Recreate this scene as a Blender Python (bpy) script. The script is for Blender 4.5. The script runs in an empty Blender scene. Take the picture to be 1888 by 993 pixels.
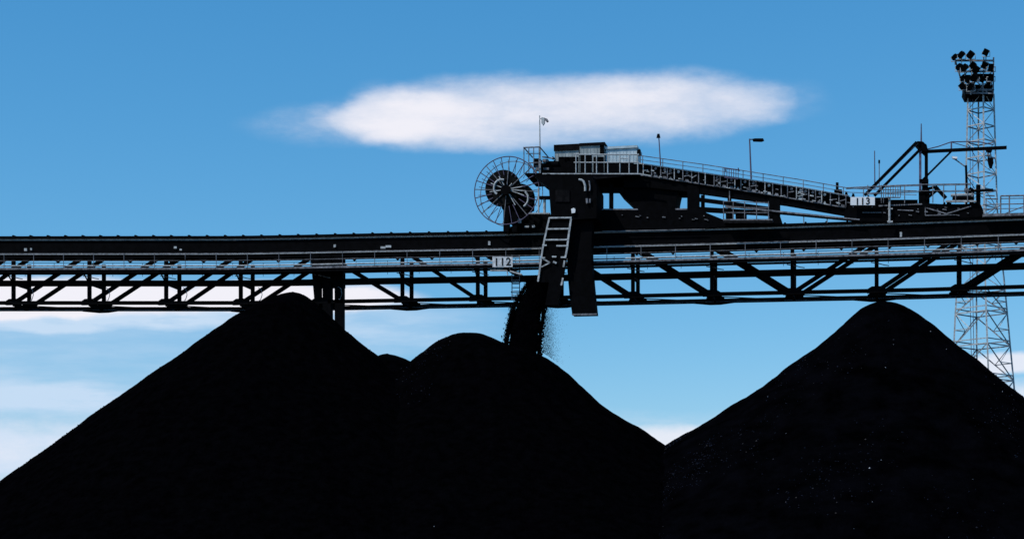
import bpy, math, random
from mathutils import Vector, noise
R = math.radians
S = bpy.context.scene
COL = S.collection
random.seed(7)

# ------------------------------------------------------------------ camera
F = 3360.0; HZ = 1050.0; CD = 120.0; CH = 1.7
TH = math.atan(706 / F)
cam = bpy.data.cameras.new('camera'); cam_o = bpy.data.objects.new('camera', cam); COL.objects.link(cam_o)
cam.sensor_width = 36; cam.lens = F / 1888 * 36; cam.clip_end = 20000
cam.shift_y = (HZ - 496.5) / 1888
cam_o.location = (0, -CD, CH); cam_o.rotation_euler = (R(90), 0, TH)
S.camera = cam_o
S.view_settings.view_transform = 'Standard'; S.view_settings.look = 'None'
S.view_settings.exposure = 0.0; S.view_settings.gamma = 1

FW = Vector((-math.sin(TH), math.cos(TH), 0)); RT = Vector((math.cos(TH), math.sin(TH), 0))
def at(px, py, Y):
    d = FW + RT * ((px - 944) / F) + Vector((0, 0, (HZ - py) / F))
    return Vector((0, -CD, CH)) + d * ((Y + CD) / d.y)

# ------------------------------------------------------------------ world and sun
SUN_EL, SUN_AZ = 52.0, 228.0          # azimuth clockwise from +Y: high on the left, a little towards the viewer
W = bpy.data.worlds.new('World'); S.world = W; W.use_nodes = True
nt = W.node_tree; nt.nodes.clear()
N = nt.nodes.new; L = nt.links.new
def val(x, sock):
    if isinstance(x, (int, float)): sock.default_value = x
    else: L(x, sock)
def M(op, a, b=0.0, c=None, clamp=False):
    n = N('ShaderNodeMath'); n.operation = op; n.use_clamp = clamp
    val(a, n.inputs[0]); val(b, n.inputs[1])
    if c is not None: val(c, n.inputs[2])
    return n.outputs[0]
def sstep(x, lo, hi, to0=0.0, to1=1.0):
    n = N('ShaderNodeMapRange'); n.interpolation_type = 'SMOOTHSTEP'
    val(x, n.inputs['Value']); n.inputs['From Min'].default_value = lo; n.inputs['From Max'].default_value = hi
    n.inputs['To Min'].default_value = to0; n.inputs['To Max'].default_value = to1
    return n.outputs[0]
sky = N('ShaderNodeTexSky'); sky.sky_type = 'NISHITA'; sky.sun_disc = False
sky.sun_elevation = R(SUN_EL); sky.sun_rotation = R(SUN_AZ)
sky.air_density = 1.0; sky.dust_density = 0.1; sky.ozone_density = 3.0
tint = N('ShaderNodeMix'); tint.data_type = 'RGBA'; tint.blend_type = 'MULTIPLY'; tint.inputs[0].default_value = 1
SKY_TINT = (0.80, 1.25, 1.35, 1)
tint.inputs[7].default_value = SKY_TINT; L(sky.outputs[0], tint.inputs[6])
sp0 = N('ShaderNodeSeparateColor'); L(tint.outputs[2], sp0.inputs[0])
cb0 = N('ShaderNodeCombineColor')
for ch, (gain, power) in enumerate(((1.40, 1.45), (.768, .86), (.883, .70))):      # a deeper, polarised-looking blue
    L(M('MULTIPLY', M('MINIMUM', M('POWER', M('MULTIPLY', sp0.outputs[ch], .1), power), 1.6), gain * 10), cb0.inputs[ch])
SKYC = cb0.outputs[0]
tc = N('ShaderNodeTexCoord')
rot = N('ShaderNodeVectorRotate'); rot.rotation_type = 'Z_AXIS'; rot.inputs['Angle'].default_value = -TH
L(tc.outputs['Generated'], rot.inputs['Vector'])
sep = N('ShaderNodeSeparateXYZ'); L(rot.outputs[0], sep.inputs[0])
ys = M('MAXIMUM', sep.outputs[1], 0.05)
u0 = M('DIVIDE', sep.outputs[0], ys); v0 = M('DIVIDE', sep.outputs[2], ys)
front = sstep(sep.outputs[1], 0.2, 0.4)
# u, v in hundredths of a slope: sky direction scaled so that features are easy to write
def comb(x, y):
    n = N('ShaderNodeCombineXYZ'); val(x, n.inputs[0]); val(y, n.inputs[1]); return n.outputs[0]
def fbm(vec, scale, detail=6, rough=0.6, dist=0.0):
    n = N('ShaderNodeTexNoise'); n.noise_dimensions = '3D'; L(vec, n.inputs['Vector'])
    n.inputs['Scale'].default_value = scale; n.inputs['Detail'].default_value = detail
    n.inputs['Roughness'].default_value = rough; n.inputs['Distortion'].default_value = dist
    return n.outputs[0]
base = comb(u0, M('MULTIPLY', v0, 1.0))
w1 = fbm(comb(u0, M('MULTIPLY', v0, 1.6)), 22, 5, .55)
w2 = fbm(comb(M('ADD', u0, 3.7), M('MULTIPLY', v0, 1.6)), 22, 5, .55)
fine = fbm(comb(M('ADD', u0, 9.1), M('MULTIPLY', v0, 2.2)), 60, 7, .65)
u = M('ADD', u0, M('MULTIPLY', M('SUBTRACT', w1, .5), .022))
v = M('ADD', v0, M('MULTIPLY', M('SUBTRACT', w2, .5), .010))
def ell(px, py, a, b, uu=None, vv=None):
    cu = (px - 944) / F; cv = (HZ - py) / F
    x = M('DIVIDE', M('SUBTRACT', uu or u, cu), a / F); y = M('DIVIDE', M('SUBTRACT', vv or v, cv), b / F)
    return M('SUBTRACT', 1.0, M('ADD', M('MULTIPLY', x, x), M('MULTIPLY', y, y)), clamp=True)
def addall(l):
    s = l[0]
    for k in l[1:]: s = M('ADD', s, k)
    return s
def sup(px, py, a, b, tilt):
    x = M('DIVIDE', M('SUBTRACT', u, (px - 944) / F), a / F)
    y = M('DIVIDE', M('SUBTRACT', M('SUBTRACT', v, (HZ - py) / F), M('MULTIPLY', x, tilt * a / F)), b / F)
    x2 = M('MULTIPLY', x, x)
    return M('SUBTRACT', 1.0, M('ADD', M('MULTIPLY', x2, x2), M('MULTIPLY', y, y)), clamp=True)
main = addall([M('MULTIPLY', sup(1040, 203, 435, 80, .04), 1.4), M('MULTIPLY', ell(1120, 165, 300, 36), .22), M('MULTIPLY', ell(700, 176, 75, 36), .4), M('MULTIPLY', ell(730, 212, 165, 60), .6),
               M('MULTIPLY', ell(625, 230, 210, 48), .55), M('MULTIPLY', ell(860, 262, 240, 26), .35), M('MULTIPLY', ell(1425, 186, 125, 48), .4)])
soft = fbm(comb(M('ADD', u0, 5.1), M('MULTIPLY', v0, 3.2)), 14, 5, .6)
main = M('ADD', main, M('MULTIPLY', M('MULTIPLY', M('SUBTRACT', fine, .5), .7), M('MULTIPLY', main, 2.5, clamp=True)))
m_main = M('MULTIPLY', sstep(main, 0.0, 1.8), M('ADD', .80, M('MULTIPLY', sstep(soft, .32, .6), .18)))
# bright bank low on the left, half hidden by the conveyor bridge
bank = addall([ell(100, 548, 470, 42), M('MULTIPLY', ell(560, 548, 250, 36), .9), M('MULTIPLY', ell(-250, 555, 500, 50), 1.0)])
bank = M('ADD', bank, M('MULTIPLY', M('MULTIPLY', M('SUBTRACT', fine, .5), .6), M('MULTIPLY', bank, 3, clamp=True)))
m_bank = sstep(bank, 0.02, .7)
# thin streaks under it
st = fbm(comb(M('MULTIPLY', u0, .7), M('MULTIPLY', v0, 7.0)), 9, 6, .6, .3)
st2 = fbm(comb(M('MULTIPLY', u0, 1.0), M('MULTIPLY', v0, 6.0)), 22, 6, .6)
bands = addall([M('MULTIPLY', ell(120, 580, 600, 34), .80), M('MULTIPLY', ell(-60, 735, 560, 34), .62), M('MULTIPLY', ell(-40, 835, 500, 62), .75),
                M('MULTIPLY', ell(700, 600, 260, 62), .55), M('MULTIPLY', ell(-800, 730, 900, 200), .4), M('MULTIPLY', ell(100, 700, 700, 220), .34)])
tex = M('ADD', M('MULTIPLY', sstep(st, .30, .70), .75), M('MULTIPLY', sstep(st2, .30, .70), .75))
streak = M('MULTIPLY', M('MULTIPLY', bands, M('ADD', .60, M('MULTIPLY', tex, .75))), 1.0, clamp=True)
# low cloud near the horizon on the right
low = addall([M('MULTIPLY', ell(1260, 822, 190, 44), .75), M('MULTIPLY', ell(1860, 668, 90, 26), 1.3), M('MULTIPLY', ell(1780, 690, 70, 34), .9), ell(1900, 760, 400, 70), M('MULTIPLY', ell(600, 830, 2500, 90), .5)])
low = M('ADD', low, M('MULTIPLY', M('MULTIPLY', M('SUBTRACT', fine, .5), .6), M('MULTIPLY', low, 3, clamp=True)))
m_low = M('MULTIPLY', sstep(low, .05, 1.0), .80)
# scattered cloud outside this part of the sky keeps the light honest
mask = M('MULTIPLY', M('MAXIMUM', M('MAXIMUM', m_main, m_bank), m_low), front, clamp=True)
cl = N('ShaderNodeMix'); cl.data_type = 'RGBA'
thin = N('ShaderNodeMix'); thin.data_type = 'RGBA'; L(M('MULTIPLY', streak, front, clamp=True), thin.inputs[0]); L(SKYC, thin.inputs[6]); thin.inputs[7].default_value = (5.6, 7.2, 9.1, 1)
L(mask, cl.inputs[0]); L(thin.outputs[2], cl.inputs[6]); cl.inputs[7].default_value = (8.9, 8.8, 9.5, 1)
bg = N('ShaderNodeBackground'); bg.inputs[1].default_value = 0.10
L(cl.outputs[2], bg.inputs[0])
wo = N('ShaderNodeOutputWorld'); L(bg.outputs[0], wo.inputs[0])

sd = bpy.data.lights.new('sun', 'SUN'); sd.energy = 3.0; sd.angle = R(0.5); sd.color = (1, .96, .9)
so = bpy.data.objects.new('sun', sd); COL.objects.link(so)
az, el = R(SUN_AZ), R(SUN_EL)
sdir = Vector((math.sin(az) * math.cos(el), math.cos(az) * math.cos(el), math.sin(el)))
so.rotation_euler = (-sdir).to_track_quat('-Z', 'Y').to_euler()

# ------------------------------------------------------------------ materials
def mat(name, c1, c2=None, rough=.6, metal=0, spec=.3, scale=3, bump=0.0, bscale=20, stretch=None):
    m = bpy.data.materials.new(name); m.use_nodes = True
    t = m.node_tree; b = t.nodes['Principled BSDF']
    b.inputs['Roughness'].default_value = rough; b.inputs['Metallic'].default_value = metal
    b.inputs['Specular IOR Level'].default_value = spec
    tc = t.nodes.new('ShaderNodeTexCoord'); mp = t.nodes.new('ShaderNodeMapping'); t.links.new(tc.outputs['Object'], mp.inputs[0])
    if stretch: mp.inputs['Scale'].default_value = stretch
    n = t.nodes.new('ShaderNodeTexNoise'); n.inputs['Scale'].default_value = scale; n.inputs['Detail'].default_value = 6
    n.inputs['Roughness'].default_value = .65
    t.links.new(mp.outputs[0], n.inputs['Vector'])
    r = t.nodes.new('ShaderNodeValToRGB'); r.color_ramp.elements[0].position = .35; r.color_ramp.elements[1].position = .65
    r.color_ramp.elements[0].color = (*c1, 1); r.color_ramp.elements[1].color = (*(c2 or c1), 1)
    t.links.new(n.outputs[0], r.inputs[0]); t.links.new(r.outputs[0], b.inputs['Base Color'])
    if bump:
        n2 = t.nodes.new('ShaderNodeTexNoise'); n2.inputs['Scale'].default_value = bscale; n2.inputs['Detail'].default_value = 5
        t.links.new(tc.outputs['Object'], n2.inputs['Vector'])
        bp = t.nodes.new('ShaderNodeBump'); bp.inputs['Strength'].default_value = bump; bp.inputs['Distance'].default_value = .1
        t.links.new(n2.outputs[0], bp.inputs['Height']); t.links.new(bp.outputs[0], b.inputs['Normal'])
    return m
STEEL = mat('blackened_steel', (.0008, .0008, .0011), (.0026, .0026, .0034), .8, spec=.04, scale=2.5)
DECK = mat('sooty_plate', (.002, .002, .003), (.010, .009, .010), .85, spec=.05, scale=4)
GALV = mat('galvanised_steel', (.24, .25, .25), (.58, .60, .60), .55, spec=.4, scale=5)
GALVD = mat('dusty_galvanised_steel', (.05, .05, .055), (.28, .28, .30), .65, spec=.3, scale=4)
PAINT = mat('dusty_grey_paint', (.22, .26, .26), (.42, .46, .46), .6, scale=2.5, stretch=(1, 1, .4))
PALE = mat('pale_painted_sheet', (.36, .46, .50), (.60, .70, .74), .5, scale=2.5)
WHITE = mat('white_enamel', (.80, .80, .80), (.92, .92, .92), .5, scale=6)
GRIMY = mat('grimy_white_enamel', (.38, .40, .42), (.88, .88, .88), .6, scale=5)
RUBBER = mat('rubber', (.004, .004, .004), (.010, .010, .010), .9, spec=.05)
RED = mat('faded_maroon_paint', (.06, .05, .08), (.13, .11, .18), .6, scale=5)
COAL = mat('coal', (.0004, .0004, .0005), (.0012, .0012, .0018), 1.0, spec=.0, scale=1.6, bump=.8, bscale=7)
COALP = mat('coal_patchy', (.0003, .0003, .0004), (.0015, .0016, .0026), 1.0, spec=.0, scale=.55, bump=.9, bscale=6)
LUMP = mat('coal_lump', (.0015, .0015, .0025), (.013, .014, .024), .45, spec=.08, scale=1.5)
GLINT = mat('painted_coal_glint', (.12, .13, .16), (.40, .42, .46), .4, scale=1.0)  # pale colour stands in for glints on coal facets
INK = mat('black_lettering', (.01, .01, .01), (.02, .02, .02), .7)
GROUND = mat('coal_dust_ground', (.012, .012, .013), (.04, .038, .036), .95, spec=.05, scale=.15)
GLASS = mat('lamp_glass', (.20, .22, .24), (.34, .36, .38), .15, spec=.5)

# ------------------------------------------------------------------ mesh helpers
class MB:
    def __init__(s): s.v = []; s.f = []
    def add(s, vs, fs):
        k = len(s.v); s.v += [tuple(p) for p in vs]; s.f += [tuple(i + k for i in f) for f in fs]; return s
    def hexa(s, p): return s.add(p, [(0, 3, 2, 1), (4, 5, 6, 7), (0, 1, 5, 4), (1, 2, 6, 5), (2, 3, 7, 6), (3, 0, 4, 7)])
    def box(s, x0, x1, y0, y1, z0, z1):
        return s.hexa([Vector(q) for q in ((x0, y0, z0), (x1, y0, z0), (x1, y1, z0), (x0, y1, z0), (x0, y0, z1), (x1, y0, z1), (x1, y1, z1), (x0, y1, z1))])
    def bar(s, a, b, w, h=None, up=Vector((0, 1, 0))):
        """rectangular bar: w across Y-ish, h across the other way"""
        h = h or w; a = Vector(a); b = Vector(b); d = (b - a).normalized()
        p = up - d * up.dot(d)
        if p.length < 1e-3: p = Vector((1, 0, 0)) - d * d.x
        p.normalize(); q = d.cross(p)
        c = [(-w / 2, -h / 2), (w / 2, -h / 2), (w / 2, h / 2), (-w / 2, h / 2)]
        return s.hexa([a + p * i + q * j for i, j in c] + [b + p * i + q * j for i, j in c])
    def ibar(s, a, b, w, h):
        """I-section: two flanges and a web, h deep across, w wide along Y"""
        a = Vector(a); b = Vector(b); d = (b - a).normalized(); p = Vector((0, 1, 0)) - d * d.y; p.normalize(); q = d.cross(p)
        t = max(.02, h * .12)
        for k in (-1, 1): s.bar(a + q * k * (h / 2 - t / 2), b + q * k * (h / 2 - t / 2), w, t)
        return s.bar(a, b, t, h - 2 * t - .002)
    def tube(s, a, b, r, n=8, r2=None):
        a = Vector(a); b = Vector(b); d = (b - a).normalized(); r2 = r if r2 is None else r2
        p = d.orthogonal().normalized(); q = d.cross(p); vs = []
        for c, rr in ((a, r), (b, r2)):
            vs += [c + (p * math.cos(2 * math.pi * i / n) + q * math.sin(2 * math.pi * i / n)) * rr for i in range(n)]
        return s.add(vs, [(i, (i + 1) % n, n + (i + 1) % n, n + i) for i in range(n)] + [tuple(range(n - 1, -1, -1)), tuple(range(n, 2 * n))])
    def path(s, pts, r, n=6):
        for a, b in zip(pts, pts[1:]): s.tube(a, b, r, n)
        return s
    def prism(s, pts, Y0, Y1):
        """pixel outline at depth Y0, carried straight back to Y1"""
        a = [at(x, y, Y0) for x, y in pts]; b = [Vector((p.x, Y1, p.z)) for p in a]; n = len(pts)
        return s.add(a + b, [tuple(range(n)), tuple(range(2 * n - 1, n - 1, -1))] + [(i, n + i, n + (i + 1) % n, (i + 1) % n) for i in range(n)])
    def pbox(s, x0, y0, x1, y1, Y0, Y1): return s.prism([(x0, y1), (x1, y1), (x1, y0), (x0, y0)], Y0, Y1)
    def torus(s, c, R0, r, n=64, m=6, ax=Vector((0, 1, 0)), a0=0, a1=2 * math.pi):
        ax = ax.normalized(); p = ax.orthogonal().normalized(); q = ax.cross(p); vs = []; fs = []
        for i in range(n):
            t = a0 + (a1 - a0) * i / n; rd = p * math.cos(t) + q * math.sin(t)
            for j in range(m):
                k = 2 * math.pi * j / m; vs.append(c + rd * (R0 + r * math.cos(k)) + ax * r * math.sin(k))
        for i in range(n):
            for j in range(m):
                fs.append((i * m + j, i * m + (j + 1) % m, ((i + 1) % n) * m + (j + 1) % m, ((i + 1) % n) * m + j))
        return s.add(vs, fs)
    def octa(s, c, r, sq=(1, 1, 1)):
        vs = []
        for d in ((1, 0, 0), (-1, 0, 0), (0, 1, 0), (0, -1, 0), (0, 0, 1), (0, 0, -1)):
            k = r * random.uniform(.6, 1.2)
            vs.append(Vector((c[0] + d[0] * k * sq[0] + random.uniform(-.4, .4) * r, c[1] + d[1] * k * sq[1] + random.uniform(-.4, .4) * r, c[2] + d[2] * k * sq[2] + random.uniform(-.3, .3) * r)))
        return s.add(vs, [(0, 2, 4), (2, 1, 4), (1, 3, 4), (3, 0, 4), (2, 0, 5), (1, 2, 5), (3, 1, 5), (0, 3, 5)])
    def build(s, name, m, parent=None, smooth=False):
        me = bpy.data.meshes.new(name); loc = parent.location if parent is not None else None
        base = Vector((0, 0, 0))
        if parent is not None:
            base = WB[parent.name]
        else:
            xs = [p[0] for p in s.v]; yy = [p[1] for p in s.v]; zz = [p[2] for p in s.v]
            base = Vector(((min(xs) + max(xs)) / 2, (min(yy) + max(yy)) / 2, min(zz)))
        me.from_pydata([(p[0] - base.x, p[1] - base.y, p[2] - base.z) for p in s.v], [], s.f); me.update()
        import bmesh
        bm = bmesh.new(); bm.from_mesh(me); bmesh.ops.recalc_face_normals(bm, faces=bm.faces); bm.to_mesh(me); bm.free()
        if smooth:
            for p in me.polygons: p.use_smooth = True
        me.materials.append(m)
        o = bpy.data.objects.new(name, me); COL.objects.link(o)
        if parent is not None: o.parent = parent
        else: o.location = base
        WB[o.name] = base
        return o
WB = {}
def tag(o, label=None, cat=None, group=None, kind=None):
    if label: o['label'] = label
    if cat: o['category'] = cat
    if group: o['group'] = group
    if kind: o['kind'] = kind
    return o
def thing(name, base, label, cat, group=None):
    o = bpy.data.objects.new(name, None); COL.objects.link(o); o.location = base; WB[o.name] = Vector(base)
    o.empty_display_size = .3
    return tag(o, label, cat, group)
def interp(tab, x):
    if x <= tab[0][0]:
        (a, b), (c, d) = tab[0], tab[1]; return b + (d - b) * (x - a) / (c - a)
    for (a, b), (c, d) in zip(tab, tab[1:]):
        if x <= c: return b + (d - b) * (x - a) / (c - a)
    (a, b), (c, d) = tab[-2], tab[-1]; return b + (d - b) * (x - a) / (c - a)

# ------------------------------------------------------------------ ground
g = MB(); G = 6000
g.add([(-G, -G, 0), (G, -G, 0), (G, G, 0), (-G, G, 0)], [(0, 1, 2, 3)])
tag(g.build('ground', GROUND), kind='structure')

# ------------------------------------------------------------------ coal piles
def pile(label, apex, Y, left, right, seed, corr=1.0, amp=.10, lumps=900, glints=40, extra=None, lump_side=None, coal=None, lmat=None):
    """left / right: outline as (px,py) going away from the apex"""
    a = at(apex[0], apex[1], Y)
    d = Vector((a.x, a.y + CD, 0)).normalized(); rd = Vector((d.y, -d.x, 0))
    def prof(pts):
        out = [(0, a.z)]
        for px, py in pts:
            ray = FW + RT * ((px - 944) / F) + Vector((0, 0, (HZ - py) / F))
            o = Vector((0, -CD, CH)); t = (a - o).dot(d) / ray.dot(d); p = o + ray * t
            out.append((abs((p - a).dot(rd)) * corr, p.z))
        r, z = out[-1]; out.append((r + z / .64, 0)); out.append((r + z / .64 + 5, -3.2))
        return out
    PR, PL = prof(right), prof(left)
    ip = lambda T, r: (interp(T, max(0, r - .45)) + interp(T, r) + interp(T, r + .45)) / 3
    RM = max(PR[-2][0], PL[-2][0]) + 1
    def h(x, y):
        dx, dy = x - a.x, y - a.y; r = math.hypot(dx, dy)
        c = (dx * rd.x + dy * rd.y) / r if r > 1e-6 else 0
        w = min(1, max(0, .5 + c * .62)); w = w * w * (3 - 2 * w)
        z = w * ip(PR, r) + (1 - w) * ip(PL, r)
        k = min(1, r / 2.5)
        p = Vector((x, y, seed * 7.3))
        z += k * amp * (noise.noise(p * .35) * 1.6 + noise.noise(p * 1.1) * .55 + noise.noise(p * 3.1) * .25)
        # tongues of slid coal running down the slope
        ang = math.atan2(dy, dx)
        z += min(1, r / 8) * amp * .9 * noise.noise(Vector((ang * 9, r * .12, seed)))
        if extra: z += extra(x, y, r)
        return z
    mb = MB(); NA, NR = 420, 150; vs = [(a.x, a.y, h(a.x + 1e-4, a.y))]; fs = []
    for j in range(1, NR + 1):
        r = RM * (j / NR) ** 1.35
        for i in range(NA):
            t = 2 * math.pi * i / NA; x, y = a.x + r * math.cos(t), a.y + r * math.sin(t); vs.append((x, y, max(h(x, y), -.5)))
    for i in range(NA): fs.append((0, 1 + i, 1 + (i + 1) % NA))
    for j in range(NR - 1):
        for i in range(NA):
            p = 1 + j * NA + i; q = 1 + j * NA + (i + 1) % NA; fs.append((p, p + NA, q + NA, q))
    mb.add(vs, fs)
    root = thing('coal_pile', (a.x, a.y, 0), label, 'coal pile', 'coal piles')
    mb.build('heap', coal or COAL, root)
    rnd = random.Random(seed); lm = MB(); gl = MB()
    for k in range(lumps):
        r = RM * .95 * math.sqrt(rnd.random()) ; t = rnd.uniform(0, 2 * math.pi); x, y = a.x + r * math.cos(t), a.y + r * math.sin(t)
        if lump_side and not lump_side(x - a.x, y - a.y, r, rnd): continue
        z = h(x, y)
        if z > 0: lm.octa((x, y, z), rnd.choice((.02, .03, .04, .05, .06)))
    for k in range(glints):  # small lumps in a pale colour, painted glints on the near slope
        r = RM * .9 * math.sqrt(rnd.random()); t = rnd.uniform(math.pi, 2 * math.pi); x, y = a.x + r * math.cos(t), a.y + r * math.sin(t)
        z = h(x, y)
        if z > 0: gl.octa((x, y, z + .02), rnd.choice((.025, .035, .05)))
    if lm.v: tag(lm.build('coal_lumps', lmat or LUMP, root), kind='stuff')
    if gl.v: tag(gl.build('glint_lumps', GLINT, root), kind='stuff')
    return a, h
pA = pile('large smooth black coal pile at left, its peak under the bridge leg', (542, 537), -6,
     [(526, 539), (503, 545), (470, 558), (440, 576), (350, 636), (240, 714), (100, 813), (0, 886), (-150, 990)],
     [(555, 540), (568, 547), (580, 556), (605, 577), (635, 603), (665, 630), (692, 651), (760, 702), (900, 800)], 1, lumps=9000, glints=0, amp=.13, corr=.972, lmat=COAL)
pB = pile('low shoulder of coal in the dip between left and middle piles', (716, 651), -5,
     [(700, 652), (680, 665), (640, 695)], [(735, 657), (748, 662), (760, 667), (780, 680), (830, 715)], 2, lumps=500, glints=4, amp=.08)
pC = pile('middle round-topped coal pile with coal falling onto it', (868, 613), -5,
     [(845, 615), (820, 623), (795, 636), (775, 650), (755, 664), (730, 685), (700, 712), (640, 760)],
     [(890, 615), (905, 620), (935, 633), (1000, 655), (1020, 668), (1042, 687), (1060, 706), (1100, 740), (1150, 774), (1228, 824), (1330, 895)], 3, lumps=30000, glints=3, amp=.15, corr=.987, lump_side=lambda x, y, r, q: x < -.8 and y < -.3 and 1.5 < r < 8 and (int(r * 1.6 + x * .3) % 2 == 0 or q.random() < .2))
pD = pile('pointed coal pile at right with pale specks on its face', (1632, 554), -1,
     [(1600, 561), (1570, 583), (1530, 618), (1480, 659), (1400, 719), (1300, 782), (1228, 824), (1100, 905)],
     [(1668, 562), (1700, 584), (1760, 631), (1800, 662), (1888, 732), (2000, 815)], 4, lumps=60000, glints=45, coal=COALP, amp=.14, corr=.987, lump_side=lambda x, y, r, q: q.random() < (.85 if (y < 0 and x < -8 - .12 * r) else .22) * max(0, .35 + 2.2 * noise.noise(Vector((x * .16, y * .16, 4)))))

# ------------------------------------------------------------------ conveyor bridge
YN, YF = 0.0, 2.4
TOP = [(-300, 438), (0, 436.5), (440, 436), (560, 434), (700, 431), (920, 427.5), (1180, 421), (1400, 415), (1620, 408), (1888, 398.5), (2400, 380)]
BOT = [(-300, 573), (0, 573), (440, 573), (605, 571), (760, 568), (900, 565.5), (1100, 562), (1325, 557), (1500, 553.5), (1690, 550), (1888, 544), (2400, 529)]
# nodes equally spaced in the world
Xa, Xb = at(25, 500, YN).x, at(1772, 500, YN).x
PAN = (Xb - Xa) / 12
NODES = [Xa + PAN * k for k in range(-3, 17)]
def px_of(X, Y=YN):
    v = Vector((X, Y + CD, 0)); return 944 + F * v.dot(RT) / v.dot(FW)
def zof(tab, X, off=0.0):        # height of a line of the bridge (off: metres below the reference line)
    px = px_of(X); return at(px, interp(tab, px), YN).z - off
def ztop(X): return zof(TOP, X)
def zbot(X): return zof(BOT, X)
def frac(X, f): return ztop(X) + (zbot(X) - ztop(X)) * f      # 0 at the top line, 1 at the bottom line
NODES = [at(px, 500, YN).x for px in (25, 165, 306.5, 444, 590, 742, 881, 1024, 1167, 1312.5, 1461, 1616, 1769.5)]
NODES = [NODES[0] - PAN * k for k in (3, 2, 1)] + NODES + [NODES[-1] + PAN * k for k in (1, 2, 3, 4)]
XL, XR = NODES[0], NODES[-1]
XS = [XL + (XR - XL) * k / 60 for k in range(61)]
def run(mb, f, y, w, h, kind='bar', x0=None, x1=None):
    xs = [x for x in XS if (x0 is None or x > x0) and (x1 is None or x < x1)]
    if x0 is not None: xs = [x0] + xs
    if x1 is not None: xs = xs + [x1]
    for p, q in zip(xs, xs[1:]):
        e = .012
        a = Vector((p - e, y, frac(p, f))); b = Vector((q + e, y, frac(q, f)))
        if kind == 'bar': mb.bar(a, b, w, h)
        elif kind == 'i': mb.ibar(a, b, w, h)
        else: mb.tube(a, b, w, 6)
    return mb
def sweep(mb, f0, f1, y0, y1):
    """one continuous box run along the bridge between two height fractions"""
    vs = []
    for x in XS: vs += [(x, y0, frac(x, f1)), (x, y1, frac(x, f1)), (x, y1, frac(x, f0)), (x, y0, frac(x, f0))]
    n = len(XS); fs = [(0, 1, 2, 3), tuple(4 * (n - 1) + k for k in (3, 2, 1, 0))]
    for i in range(n - 1):
        for k in range(4): fs.append((4 * i + k, 4 * i + (k + 1) % 4, 4 * i + 4 + (k + 1) % 4, 4 * i + 4 + k))
    return mb.add(vs, fs)
BR = thing('conveyor_bridge', (0, 1.2, 0), 'long black steel truss conveyor bridge crossing above the coal piles', 'conveyor bridge')
for y0, y1 in ((YN - .12, YN + .10), (YF - .10, YF + .12)):
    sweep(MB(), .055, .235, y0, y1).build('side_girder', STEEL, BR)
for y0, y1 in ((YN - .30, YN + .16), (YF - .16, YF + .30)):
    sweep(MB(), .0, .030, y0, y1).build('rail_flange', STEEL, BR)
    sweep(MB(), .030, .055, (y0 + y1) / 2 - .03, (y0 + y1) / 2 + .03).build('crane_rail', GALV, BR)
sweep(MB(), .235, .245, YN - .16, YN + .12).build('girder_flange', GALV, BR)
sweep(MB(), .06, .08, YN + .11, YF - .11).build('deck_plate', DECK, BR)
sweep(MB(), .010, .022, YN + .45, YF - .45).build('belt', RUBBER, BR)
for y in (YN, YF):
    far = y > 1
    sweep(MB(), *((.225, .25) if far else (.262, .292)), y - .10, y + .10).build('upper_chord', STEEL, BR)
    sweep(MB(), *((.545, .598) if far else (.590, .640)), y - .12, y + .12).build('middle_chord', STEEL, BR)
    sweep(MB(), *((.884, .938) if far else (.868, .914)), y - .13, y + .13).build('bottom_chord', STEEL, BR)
sweep(MB(), .482, .520, YN - 1.15, YN - 1.02).build('walkway_beam', STEEL, BR)
sweep(MB(), .425, .452, YF - .5, YF - .4).build('walkway_beam', STEEL, BR)
sweep(MB(), .470, .480, YN - 1.2, YN - .12).build('walkway_floor', GALVD, BR)
# verticals, diagonals
LEGX = at(605, 500, YN).x; MIDX = NODES[3 + 10]
ZN = {}
for y in (YN, YF):
    for k, X in enumerate(NODES):
        mb = MB(); mb.bar((X, y, frac(X, .30)), (X, y, frac(X, .88)), .22, .24); mb.build('vertical_post', STEEL, BR)
        gm = MB(); z = frac(X, .895); gm.add([(X - .6, y - .14, z - .12), (X + .6, y - .14, z - .12), (X + .6, y - .14, z + .12), (X + .3, y - .14, z + .30), (X - .3, y - .14, z + .30), (X - .6, y - .14, z + .12),
                               (X - .6, y + .14, z - .12), (X + .6, y + .14, z - .12), (X + .6, y + .14, z + .12), (X + .3, y + .14, z + .30), (X - .3, y + .14, z + .30), (X - .6, y + .14, z + .12)],
                              [(0, 1, 2, 3, 4, 5), (11, 10, 9, 8, 7, 6)] + [(i, 6 + i, 6 + (i + 1) % 6, (i + 1) % 6) for i in range(6)])
        gm.build('gusset_plate', STEEL, BR)
    for k in range(len(NODES) - 1):
        a, b = NODES[k], NODES[k + 1]; mid = (a + b) / 2
        up = (mid < LEGX) or (mid > MIDX)       # '/' left of the leg and right of mid-span, '\' between
        if up: p, q = (a, .90), (b, .22)
        else: p, q = (a, .22), (b, .90)
        MB().bar((p[0], y, frac(*p)), (q[0], y, frac(*q)), .18, .27).build('diagonal', STEEL, BR)
# wind bracing between the two trusses, bottom and middle
cb = MB()
for a, b in zip(NODES, NODES[1:]):
    cb.bar((a, YN, frac(a, .92)), (a, YF, frac(a, .92)), .16, .16, Vector((1, 0, 0)))
    cb.bar((a, YN, frac(a, .63)), (a, YF, frac(a, .63)), .16, .2, Vector((1, 0, 0)))
    cb.bar((a, YN, frac(a, .92)), (b, YF, frac(b, .92)), .06)
cb.build('cross_bracing', STEEL, BR)
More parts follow.
